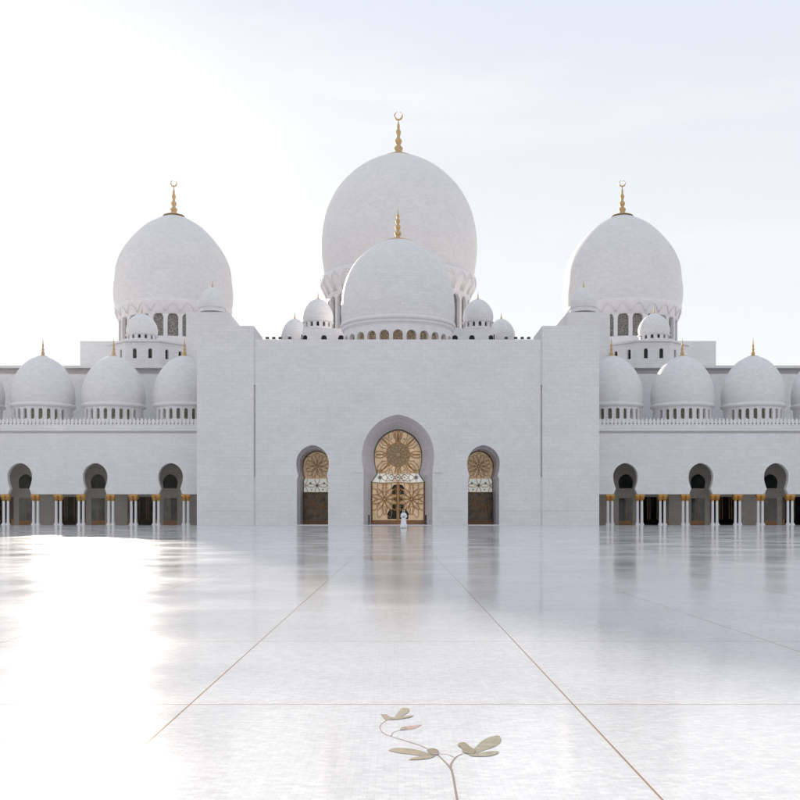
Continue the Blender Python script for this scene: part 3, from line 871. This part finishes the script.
# -------- wing halls under the side domes
for s, side in ((-1, 'left'), (1, 'right')):
    D = 140.0
    mb = MB()
    xa, xb = sorted((s*W(190, D), s*W(640, D)))
    zt = Z(374, D)
    mb.box(xa, xb, D, D+70, 0, zt)
    mb.box(xa, xb, D+1.6, D+70, zt+.002, Z(368, D))                  # shadowed recess
    mb.box(xa, xb, D-.1, D+69, Z(368, D)+.002, Z(365.5, D))
    zt = Z(365.5, D)
    hall = mb.build('wing_hall', M['wall'], mosque)
    # chamfered podium
    D2 = 140.5; cx = s*W(256, D2); Rp = W(44, D2); cy = D2 + 5.9
    z0, z1 = zt + .002, Z(341.5, D2)
    ang = [PI/8 + PI/4*k for k in range(8)]
    pts = [(cx + Rp*math.sin(a), cy - Rp*math.cos(a)) for a in ang]
    mb = MB()
    pan = []
    for k in range(8):
        (ax, ay), (bx, by) = pts[k-1], pts[k]
        L = math.hypot(bx-ax, by-ay); tx, ty = (bx-ax)/L, (by-ay)/L; nx, ny = ty, -tx
        if (nx*(ax-cx) + ny*(ay-cy)) < 0: nx, ny = -nx, -ny
        def pl(u, z, d=0): return (ax+tx*u+nx*d, ay+ty*u+ny*d, z)
        if ny < .3:
            for q0, q1, c in ((0, L/2, L*.27), (L/2, L, L*.73)):
                out = [(c+u, z) for u, z in arch_outline(.28, Z(358, D2), Z(348, D2))]
                for q in star_panel((q0, q1, z0, z1), out, (c, Z(353, D2)), True):
                    mb.add([pl(u, z) for u, z in q], [tuple(range(len(q)))])
                n = len(out)
                for i in range(n):
                    j = (i+1) % n
                    mb.add([pl(*out[i]), pl(*out[j]), pl(*out[j], -.4), pl(*out[i], -.4)], [(0,1,2,3)])
                w_ = MB(); w_.add([pl(u, z, -.35) for u, z in out], [tuple(range(n))]); pan.append(w_)
            # hanging drop frieze under the windows
            m_ = int(L/.55)
            for i in range(m_):
                u0 = L*(i+.5)/m_
                o = [(u0+.16*math.sin(t)*(1 if math.cos(t) < .3 else .7), Z(361.5, D2)+.32*math.cos(t)) for t in [2*PI*j/10 for j in range(10)]]
                mb.add([pl(u, z, .05) for u, z in o], [tuple(range(10))])
                for j in range(10):
                    a_, b_ = o[j], o[(j+1) % 10]
                    mb.add([pl(*a_, .05), pl(*b_, .05), pl(*b_, 0), pl(*a_, 0)], [(0,1,2,3)])
        else:
            mb.add([pl(0,z0), pl(L,z0), pl(L,z1), pl(0,z1)], [(0,1,2,3)])
    # sloping ledge at the top
    o2 = [(cx + (Rp+.3)*math.sin(a), cy - (Rp+.3)*math.cos(a)) for a in ang]
    i2 = [(cx + (Rp*.55)*math.sin(a), cy - (Rp*.55)*math.cos(a)) for a in ang]
    for k in range(8):
        a_, b_, c_, d_ = o2[k-1], o2[k], i2[k], i2[k-1]
        mb.add([(*a_, z1+.25), (*b_, z1+.25), (*c_, z1+.75), (*d_, z1+.75)], [(0,1,2,3)])
        mb.add([(*a_, z1), (*b_, z1), (*b_, z1+.25), (*a_, z1+.25)], [(0,1,2,3)])
        mb.add([(*pts[k-1], z1), (*pts[k], z1), (*b_, z1), (*a_, z1)], [(0,1,2,3)])
        mb.add([(*pts[k-1], z0), (*pts[k], z0), (cx, cy, z0)], [(0,1,2)])
    mb.add([(*p, z1+.75) for p in i2], [tuple(range(8))])
    pod = mb.build('podium', M['wall'], mosque)
    for w_ in pan: w_.build('window', M['dark'], pod)
    # roof wall under the side dome drum
    mb = MB()
    D3 = 160.0
    xa, xb = sorted((s*W(196, D3), s*W(318, D3)))
    mb.box(xa, xb, D3, D3+60, zt, Z(341, D3))
    mb.build('roof_wall', M['wall'], mosque)

# -------- arcades left and right
DA = 122.0
KH = keyhole(1.43, 3.82, 1.17, 4.48, 1.50, 5.94, 7.59)
BAY, X0, NB = 9.2, W(227.5, DA), 4
ZL = 3.78                       # underside of the lintel
column_proto = None
def make_column(x, y, parent):
    mb = MB()
    mb.lathe(x, y, [(.17,.30),(.165,.4),(.15,2.95)], 16)
    c = mb.build('column', M['trim'], parent)
    mb = MB(); mb.box(x-.24, x+.24, y-.24, y+.24, 0, .16); mb.lathe(x, y, [(.23,.161),(.23,.24),(.18,.30)], 16); mb.build('base', M['trim'], c)
    mb = MB(); mb.lathe(x, y, [(.16,2.951),(.19,3.0),(.165,3.06),(.20,3.2),(.29,3.48),(.25,3.52)], 16)
    for k in range(10):
        a = 2*PI*k/10
        mb.tube([(x+.18*math.sin(a), y-.18*math.cos(a), 3.08), (x+.26*math.sin(a), y-.26*math.cos(a), 3.3), (x+.33*math.sin(a), y-.33*math.cos(a), 3.42), (x+.31*math.sin(a), y-.31*math.cos(a), 3.36)], .045, 4)
    mb.box(x-.28, x+.28, y-.28, y+.28, 3.525, ZL-.005)
    mb.build('capital', M['capital_gold'], c)
    return c
def copy_part(o, parent, off):
    c = o.copy(); C.objects.link(c); c.parent = parent
    c.matrix_parent_inverse = o.matrix_parent_inverse.copy()
    c.location = Vector(o.location) + Vector(off)
    for ch in o.children:
        k = ch.copy(); C.objects.link(k); k.parent = c
    return c
for s, side in ((-1, 'left'), (1, 'right')):
    mb = MB()
    xin = XT1 - .5
    zw = Z(433.5, DA)
    bounds = []
    for b in range(NB):
        xc = X0 + b*BAY
        xl = xin if b == 0 else xc - BAY/2
        xr = xc + BAY/2
        e0, e1 = sorted((s*(xc-1.44), s*(xc+1.44)))
        # strip with keyhole, foot at lintel height
        ko = [(s*xc + w, z) for w, z in KH[1:]] + [(s*xc - w, z) for w, z in reversed(KH[1:-1])]
        a0, a1 = sorted((s*xl, s*xr))
        wall_panel(mb, (a0, a1, 3.82, zw), ko, (s*xc, 4.48), DA, .75)
        # underside of the wall either side of the opening
        for (u0, u1) in ((xl, xc-1.43), (xc+1.43, xr)):
            q0, q1 = sorted((s*u0, s*u1)); mb.box(q0, q1, DA+.002, DA+.74, ZL, 3.819)
    x_end = X0 + (NB-.5)*BAY
    a0, a1 = sorted((s*xin, s*x_end))
    mb.box(a0, a1, DA+.25, DA+1.2, zw, Z(431.0, DA))                 # shadow groove
    mb.box(a0, a1, DA-.05, DA+1.2, Z(431.0, DA), Z(424.3, DA))       # parapet
    mb.box(a0, a1, DA+1.2, DA+22, Z(433.5, DA)+.3, Z(427, DA))       # roof slab
    mb.box(a0, a1, DA+.8, DA+6.4, 8.1, 8.4)                          # gallery ceiling
    aw = mb.build('arcade_wall', M['wall'], mosque)
    # drop-shaped merlons
    mb = MB()
    zm = Z(424.3, DA)
    n = int((x_end-xin)/.47)
    for i in range(n):
        xc = s*(xin + .24 + i*.47)
        o = [(xc+.10, zm), (xc+.21, zm+.24), (xc+.17, zm+.46), (xc, zm+.80), (xc-.17, zm+.46), (xc-.21, zm+.24), (xc-.10, zm)]
        mb.add([(x, DA+.0, z) for x, z in o] + [(x, DA+.22, z) for x, z in o],
               [tuple(range(7)), tuple(range(13, 6, -1))] + [(i_, i_+7, (i_+1) % 7+7, (i_+1) % 7) for i_ in range(7)])
    mb.box(*sorted((s*xin, s*x_end)), DA+.30, DA+.42, zm, zm+.36)
    mb.build('parapet_crest', M['trim'], aw)
    # rear wall of the gallery
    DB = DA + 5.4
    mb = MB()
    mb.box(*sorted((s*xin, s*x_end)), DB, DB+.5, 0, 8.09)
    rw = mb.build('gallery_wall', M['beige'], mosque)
    for b in range(NB):
        xc = s*(X0 + b*BAY + 1.25)
        mb = MB()
        kk = keyhole(.80, 4.65, .80, 4.7, .92, 5.4, 6.45)
        o = [(xc+w, z) for w, z in kk[1:]] + [(xc-w, z) for w, z in reversed(kk[1:-1])]
        fill(mb, o, DB-.06, 0, .05)
        mb.build('window', M['dark'], rw)
        mb = MB(); mb.box(xc-.85, xc+.85, DB-.06, DB-.001, .55, 3.4); mb.box(xc-.85, xc+.85, DB-.07, DB-.001, .02, .549, 1)
        mb.box(xc-.05, xc+.05, DB-.1, DB-.061, .55, 3.4, 1)
        mb.build('door', [M['dark_door'], M['wood']], rw)
        for dx in (-4.3, 4.6):
            x_ = s*(X0 + b*BAY + dx)
            if abs(x_) < xin + 1.6 or abs(x_) > x_end: continue
            mb = MB(); mb.box(x_-1.8, x_+1.8, DB-.06, DB-.001, .7, 3.55); mb.box(x_-1.8, x_+1.8, DB-.07, DB-.001, .02, .699, 1)
            for q in (-1.8, -.6, .6, 1.75): mb.box(x_+q, x_+q+.05, DB-.1, DB-.061, .7, 3.55, 1)
            mb.build('door', [M['dark_door'], M['wood']], rw)
        if b == 0:
            x_ = s*(XT1 + .6)
            mb = MB(); mb.box(x_-1.2, x_+1.2, DB-.06, DB-.001, .7, 3.55); mb.box(x_-1.2, x_+1.2, DB-.07, DB-.001, .02, .699, 1)
            mb.build('door', [M['dark_door'], M['wood']], rw)
    # columns: pairs at each keyhole and midway
    for b in range(NB):
        for dx in (-2.08, -1.55, 1.55, 2.08, 4.33, 4.87):
            x_ = s*(X0 + b*BAY + dx)
            if abs(x_) > x_end - .2: continue
            if column_proto is None:
                column_proto = make_column(x_, DA+.37, mosque); cpx = x_
            else:
                copy_part(column_proto, mosque, (x_-cpx, 0, 0))
    # a dome over each keyhole bay
    DD = 130.0
    first = None
    for b in range(NB):
        xc = s*(X0 + b*BAY)
        lab = f'low dome above the {side} arcade, nearest the entrance block' if b == 0 else None
        if first is None:
            sh = [(0,355.6),(2,355.8),(7,357.4),(15,362),(22,369.5),(27,378.5),(30,388),(31,396),(30.6,403),(30,406)]
            mb = MB(); dome_shell(mb, xc, DD, DD, sh, 64)
            first = d = mb.build('dome', M['dome'], mosque, lab)
            R = W(28.6, DD); zc = Z(408.5, DD)
            dm, panes = drum(xc, DD, R, Z(430, DD), zc, 24, 0, .23, Z(418.5, DD-R), Z(407.9, DD-R), .35, R_(62))
            dm.build('drum', M['trim'], d)
            mb = MB(); mb.lathe(xc, DD, [(R-.02, zc-.12), (R+.16, zc-.05), (W(31.6,DD), zc+.12), (W(31.6,DD), zc+.25), (W(31,DD), zc+.32), (W(30.8,DD), zc+.46), (W(29.9,DD), zc+.52)], 64)
            mb.build('cornice', M['trim'], d)
            for p in panes: p.build('window', M['win_green'], d)
            finial(xc, DD, Z(356.2, DD), [(5.5,-.9),(5.2,-.2),(2.2,.6),(1.5,1.4),(1.9,3),(1.2,4.4),(.9,5),(1.5,6.6),(.8,8.2),(.7,9),(1.2,10.5),(.6,12),(.4,15),(.1,18),(0,18.2)], DD, None, parent=d)
            fx = xc
        else:
            copy_part(first, mosque, (xc-fx, 0, 0))['label'] = f'{("second", "third", "fourth")[b-1]} low dome above the {side} arcade, counted outward from the entrance block'

# ------------------------------------------------------------------ small things on the building
def floodlight(x, y, z, label, group):
    r = empty('floodlight', (x, y, z))
    tag(r, label, 'floodlight', group)
    mb = MB(); mb.box(x-.16, x+.16, y-.1, y+.1, z+.12, z+.34); mb.box(x-.19, x+.19, y-.14, y-.101, z+.10, z+.36)
    mb.build('housing', M['black'], r)
    mb = MB(); mb.tube([(x-.21,y,z+.23),(x-.21,y,z),(x+.21,y,z),(x+.21,y,z+.23)], .02, 5); mb.build('bracket', M['black'], r)
ords = ['nearest the corner tower', 'second in from the corner tower', 'third in from the corner tower', 'nearest the small domes']
for s, side in ((-1, 'left'), (1, 'right')):
    for p, od in zip((131, 124.5, 118, 108.5), ords):
        floodlight(s*W(p, DF), DF+.4, TOPZ+.12, f'small black floodlight on the parapet {side} of the domes, {od}', 'floodlights along the parapet')

def bollard(x, y, label):
    r = empty('bollard', (x, y, .1)); tag(r, label, 'bollard', 'black posts beside the doors')
    mb = MB(); mb.lathe(x, y, [(.0,.1),(.17,.1),(.17,.13),(.10,.15),(.0,.151)], 16); mb.build('base_plate', M['black'], r)
    mb = MB(); mb.lathe(x, y, [(.085,.14),(.085,1.12),(.0,1.121)], 16); mb.build('post', M['black'], r)
    mb = MB(); mb.lathe(x, y, [(.0,1.12),(.10,1.122),(.11,1.18),(.07,1.24),(.0,1.25)], 16); mb.build('cap', M['black'], r)
bollard(X(368.9, DF+1), DF+1.0, 'black post at the left jamb of the central doorway')
bollard(X(425.9, DF+1), DF+1.0, 'black post at the right jamb of the central doorway')
bollard(X(492.6, DF+1.6), DF+1.6, 'black post inside the doorway right of the central one')

# ------------------------------------------------------------------ person
M['skin'] = plain('skin', (.36,.21,.14), .55)
M['robe'] = plain('white_cloth', (.78,.78,.80), .8, var=.04, scale=9)
M['hair'] = plain('dark_hair', (.02,.015,.012), .5)
M['shoe'] = plain('black_shoe', (.02,.02,.02), .4)
def person(px, D, label):
    x0, y0 = X(px, D), D
    root = empty('person', (x0, y0, 0)); tag(root, label, 'person')
    # skeleton (local: faces -Y), heights for 1.60 m
    V, E, Rr = [], [], []
    def v(x, y, z, r): V.append((x, y, z)); Rr.append(r if isinstance(r, tuple) else (r, r)); return len(V)-1
    def e(a, b): E.append((a, b))
    pel = v(0, 0, .86, (.15,.11)); wa = v(0, .0, 1.0, (.125,.095)); ch = v(0, .01, 1.18, (.15,.10)); ne0 = v(0, .01, 1.32, (.07,.065)); ne = v(0, .0, 1.38, .048)
    hd = v(0, -.015, 1.46, (.068,.078)); hd2 = v(0, -.01, 1.53, (.07,.082)); hd3 = v(0, -.005, 1.57, (.045,.055))
    for a, b in ((pel,wa),(wa,ch),(ch,ne0),(ne0,ne),(ne,hd),(hd,hd2),(hd2,hd3)): e(a, b)
    for sx in (-1, 1):
        sh = v(sx*.165, .01, 1.27, .058); el = v(sx*.215, .05, 1.03, .043); wr = v(sx*.085, -.17, 1.0, .028); pm = v(sx*.04, -.215, 1.005, (.034,.02))
        e(ch, sh); e(sh, el); e(el, wr); e(wr, pm)
        for k, (dz, L) in enumerate(((.028,.058),(.010,.068),(-.008,.064),(-.026,.05))):
            a = v(sx*(.022), -.232, 1.005+dz, .0085); b = v(sx*(.022-L*.6), -.245, 1.0+dz, .0078); c = v(sx*(.022-L), -.235, .993+dz, .007)
            e(pm, a); e(a, b); e(b, c)
        t1 = v(sx*.055, -.205, 1.045, .0095); t2 = v(sx*.03, -.225, 1.07, .008); e(pm, t1); e(t1, t2)
        hp = v(sx*.085, 0, .80, .085); kn = v(sx*.085, -.01, .45, .055); an = v(sx*.085, .02, .09, .036); to = v(sx*.095, -.12, .04, (.036,.025))
        e(pel, hp); e(hp, kn); e(kn, an); e(an, to)
    me = bpy.data.meshes.new('body_cage'); me.from_pydata(V, E, [])
    tmp = bpy.data.objects.new('body_cage', me); C.objects.link(tmp)
    tmp.modifiers.new('skin', 'SKIN'); 
    for i, sv in enumerate(me.skin_vertices[0].data): sv.radius = Rr[i]; sv.use_root = (i == 0)
    sb = tmp.modifiers.new('sub', 'SUBSURF'); sb.levels = 2; sb.render_levels = 2
    dg = bpy.context.evaluated_depsgraph_get()
    body = bpy.data.meshes.new_from_object(tmp.evaluated_get(dg))
    bpy.data.objects.remove(tmp, do_unlink=True)
    for q in body.vertices:                        # brow, nose, chin
        if q.co.z > 1.39 and q.co.y < -.05:
            d = math.hypot(q.co.x*1.6, q.co.z-1.475)
            q.co.y -= .022*math.exp(-(d/.02)**2)
            for ex in (-.028, .028): q.co.y += .008*math.exp(-((q.co.x-ex)**2+(q.co.z-1.497)**2)/.00018)
        q.co.x += x0; q.co.y += y0
    for p in body.polygons: p.use_smooth = True
    body.materials.clear(); body.materials.append(M['skin'])
    bo = bpy.data.objects.new('body', body); C.objects.link(bo); adopt(bo, root)
    # robe: lofted rings with folds
    def ring_mesh(rings, mat, name, seg=40, folds=0.0, open_front=None):
        mb = MB(); n = seg
        vs_ = []
        for (cx, cy, z, rx, ry, fo) in rings:
            for k in range(n):
                a = 2*PI*k/n
                f = 1 + fo*(math.sin(a*7+.6)+.6*math.sin(a*11+2))
                vs_.append((x0+cx+rx*f*math.sin(a), y0+cy-ry*f*math.cos(a), z))
        fs = [(i*n+k, i*n+(k+1) % n, (i+1)*n+(k+1) % n, (i+1)*n+k) for i in range(len(rings)-1) for k in range(n)]
        mb.add(vs_, fs, 0, True)
        return mb.build(name, mat, root)
    ring_mesh([(0,.0,.045,.31,.25,.05),(0,.0,.05,.315,.255,.05),(0,0,.30,.27,.215,.045),(0,0,.6,.225,.175,.03),(0,0,.9,.195,.15,.015),(0,0,1.05,.175,.135,.008),(0,.005,1.2,.185,.13,0),(0,.01,1.29,.17,.10,0),(0,.01,1.335,.09,.075,0)], M['robe'], 'robe')
    # sleeves
    for sx in (-1, 1):
        mb = MB()
        mb.tube([(x0+sx*.15, y0+.01, 1.285), (x0+sx*.19, y0+.025, 1.2), (x0+sx*.222, y0+.05, 1.05), (x0+sx*.20, y0+.02, 1.0), (x0+sx*.14, y0-.09, .995), (x0+sx*.095, y0-.16, 1.0)], .072, 14, taper=lambda t: 1.05 - .1*t)
        mb.build('sleeve', M['robe'], root)
    # headscarf: shell open at the face, falling on the shoulders
    mb = MB(); n = 28; rows = []
    prof = [(1.615,.012),(1.605,.05),(1.575,.088),(1.53,.105),(1.47,.108),(1.41,.104),(1.36,.12),(1.31,.165),(1.24,.195),(1.14,.20)]
    vs_ = []
    for (z, r) in prof:
        gap = 0.0
        if 1.40 < z < 1.575: gap = R_(40)
        elif z >= 1.575: gap = R_(8)
        for k in range(n+1):
            a = gap + (2*PI-2*gap)*k/n
            rx = r*(1.0 if z > 1.38 else 1.12); ry = r*(1.08 if z > 1.38 else .78)
            vs_.append((x0+rx*math.sin(a), y0-.005-ry*math.cos(a), z))
    fs = [(i*(n+1)+k, i*(n+1)+k+1, (i+1)*(n+1)+k+1, (i+1)*(n+1)+k) for i in range(len(prof)-1) for k in range(n)]
    mb.add(vs_, fs, 0, True); mb.build('headscarf', M['robe'], root)
    mb = MB()                                       # hair showing under the scarf
    mb.lathe(x0, y0-.008, [(.083,1.535),(.084,1.56),(.07,1.585),(.03,1.605),(0,1.607)], 20); mb.build('hair', M['hair'], root)
    mb = MB()
    for ex in (-.028, .028): mb.lathe(x0+ex, y0-.088, [(0,1.490),(.009,1.493),(.012,1.497),(.009,1.501),(0,1.504)], 10)
    mb.build('eyes', M['hair'], root)
    for sx in (-1, 1):
        mb = MB()
        mb.tube([(x0+sx*.095, y0+.06, .04), (x0+sx*.095, y0-.05, .045), (x0+sx*.10, y0-.19, .032), (x0+sx*.10, y0-.245, .026)], .05, 10, taper=lambda t: (.8, .95, 1, .5)[min(3, int(t*3.01))])
        for i, q in enumerate(mb.v): mb.v[i] = (q[0], q[1], max(0.002, q[2]))
        mb.build('shoe', M['shoe'], root)
person(403.7, 88.5, 'person in a long white robe and headscarf standing before the central doorway')

# ------------------------------------------------------------------ flower branch inlaid in the floor
M['leaf'] = plain('green_grey_marble', (.19,.15,.08), .5, var=.32, scale=22)
M['leaf_pale'] = plain('pale_green_marble', (.25,.225,.15), .5, var=.25, scale=24)
M['leaf_dark'] = plain('olive_marble', (.135,.10,.055), .5, var=.3, scale=30)
M['bud'] = plain('pink_marble', (.56,.38,.31), .22, var=.15, scale=40)
M['stem'] = plain('brown_marble', (.22,.145,.10), .45, var=.2, scale=60)
branch = empty('flower_inlay', (.2, 4.2, 0))
tag(branch, 'branch of grey green leaves and a pink bud inlaid in the white marble floor', 'floor inlay')
def gp(u, v, z=0.0):
    px, py = 370 + u/5.714, 690 + v/5.714
    return ((px-AX)/(py-HY), F/(py-HY), z)
def cr_closed(pts, sub=5):
    out = []; n = len(pts)
    for i in range(n):
        p0, p1, p2, p3 = pts[i-1], pts[i], pts[(i+1) % n], pts[(i+2) % n]
        for k in range(sub):
            t = k/sub
            out.append(tuple(.5*((2*p1[d])+(-p0[d]+p2[d])*t+(2*p0[d]-5*p1[d]+4*p2[d]-p3[d])*t*t+(-p0[d]+3*p1[d]-3*p2[d]+p3[d])*t**3) for d in (0,1)))
    return out
def inlay(name, pts, mat, z, label=None):
    o = [gp(*p) for p in cr_closed(pts)]
    area = sum(o[i][0]*o[(i+1) % len(o)][1]-o[(i+1) % len(o)][0]*o[i][1] for i in range(len(o)))
    if area < 0: o = o[::-1]
    n = len(o); mb = MB()
    mb.add([(x, y, z*.3) for x, y, _ in o], [tuple(range(n))])
    return mb.build(name, M[mat], branch, label)
def stem(pts, w0, w1, mat, z):
    g = []
    n = len(pts)
    for i in range(n-1):
        p0, p1, p2, p3 = pts[max(i-1,0)], pts[i], pts[i+1], pts[min(i+2,n-1)]
        for k in range(6):
            t = k/6
            g.append(gp(*[.5*((2*p1[d])+(-p0[d]+p2[d])*t+(2*p0[d]-5*p1[d]+4*p2[d]-p3[d])*t*t+(-p0[d]+3*p1[d]-3*p2[d]+p3[d])*t**3) for d in (0,1)]))
    g.append(gp(*pts[-1]))
    vs_, fs = [], []; m = len(g)
    for i in range(m):
        a, b_ = Vector(g[max(i-1,0)]), Vector(g[min(i+1,m-1)]); t = (b_-a).normalized(); nn = Vector((-t.y, t.x, 0))
        w = w0+(w1-w0)*i/(m-1)
        # keep strips readable at grazing view by giving true ground width
        vs_ += [Vector(g[i])+nn*w+Vector((0,0,z*.3)), Vector(g[i])-nn*w+Vector((0,0,z*.3))]
    for i in range(m-1): fs.append((2*i, 2*i+1, 2*i+3, 2*i+2))
    mb = MB(); mb.add(vs_, fs); return mb.build('stem', M[mat], branch)
inlay('leaf', [(103,345),(103,345),(140,333),(200,333),(260,341),(320,357),(352,372),(345,386),(300,380),(230,369),(150,359)], 'leaf', .004)
inlay('leaf', [(220,401),(220,401),(255,386),(320,378),(372,376),(345,390),(290,399)], 'leaf', .006)
inlay('leaf', [(327,342),(362,335),(390,347),(389,371),(355,372),(332,356)], 'leaf_dark', .008)
inlay('leaf', [(585,352),(618,312),(650,285),(690,268),(735,262),(750,285),(738,308),(700,330),(650,346),(605,362)], 'leaf_pale', .004)
inlay('leaf', [(565,370),(620,362),(680,352),(735,352),(735,352),(728,365),(690,378),(630,382),(580,379)], 'leaf_pale', .006)
inlay('leaf', [(500,318),(515,303),(545,303),(575,328),(603,345),(590,366),(555,366),(528,356),(525,338)], 'leaf', .008)
inlay('leaf', [(60,139),(60,139),(92,140),(112,152),(135,160),(120,171),(90,172),(75,158)], 'leaf_dark', .004)
inlay('leaf', [(112,164),(140,154),(163,126),(185,105),(220,107),(222,124),(192,146),(160,160)], 'leaf', .006)
inlay('leaf', [(115,170),(160,158),(205,151),(248,146),(248,146),(236,155),(190,165),(140,170)], 'leaf', .008)
inlay('bud', [(172,230),(192,211),(250,204),(297,198),(297,198),(265,217),(225,226)], 'bud', .004)
inlay('calyx', [(171,231),(182,217),(203,212),(212,222),(195,229)], 'leaf_dark', .006)
stem([(100,170),(70,190),(57,215),(75,245),(120,265),(200,290),(280,315),(328,336)], .0022, .003, 'stem', .003)
stem([(120,265),(130,246),(148,237),(175,230)], .002, .002, 'stem', .003)
stem([(388,371),(420,403),(448,432),(466,458)], .003, .0048, 'stem', .003)
stem([(530,365),(492,384),(466,418),(461,440),(468,462)], .0026, .0046, 'stem', .0035)
stem([(395,366),(440,369),(482,386)], .0018, .0018, 'stem', .003)
stem([(464,452),(476,500),(486,560),(500,640)], .0038, .004, 'stem', .004)

# ------------------------------------------------------------------ air: thin humid haze that catches the low sun
mb = MB(); mb.box(-420, 420, -60, 420, -1.25, 96)
hz = mb.build('haze', [])
hm = bpy.data.materials.new('haze_air'); hm.use_nodes = True
hn = hm.node_tree.nodes; hn.clear()
ho = hn.new('ShaderNodeOutputMaterial'); hv = hn.new('ShaderNodeVolumePrincipled')
hv.inputs['Color'].default_value = (.95, .95, .97, 1); hv.inputs['Density'].default_value = .00006; hv.inputs['Anisotropy'].default_value = .62
hm.node_tree.links.new(hv.outputs[0], ho.inputs['Volume'])
hz.data.materials.append(hm); tag(hz, kind='stuff')
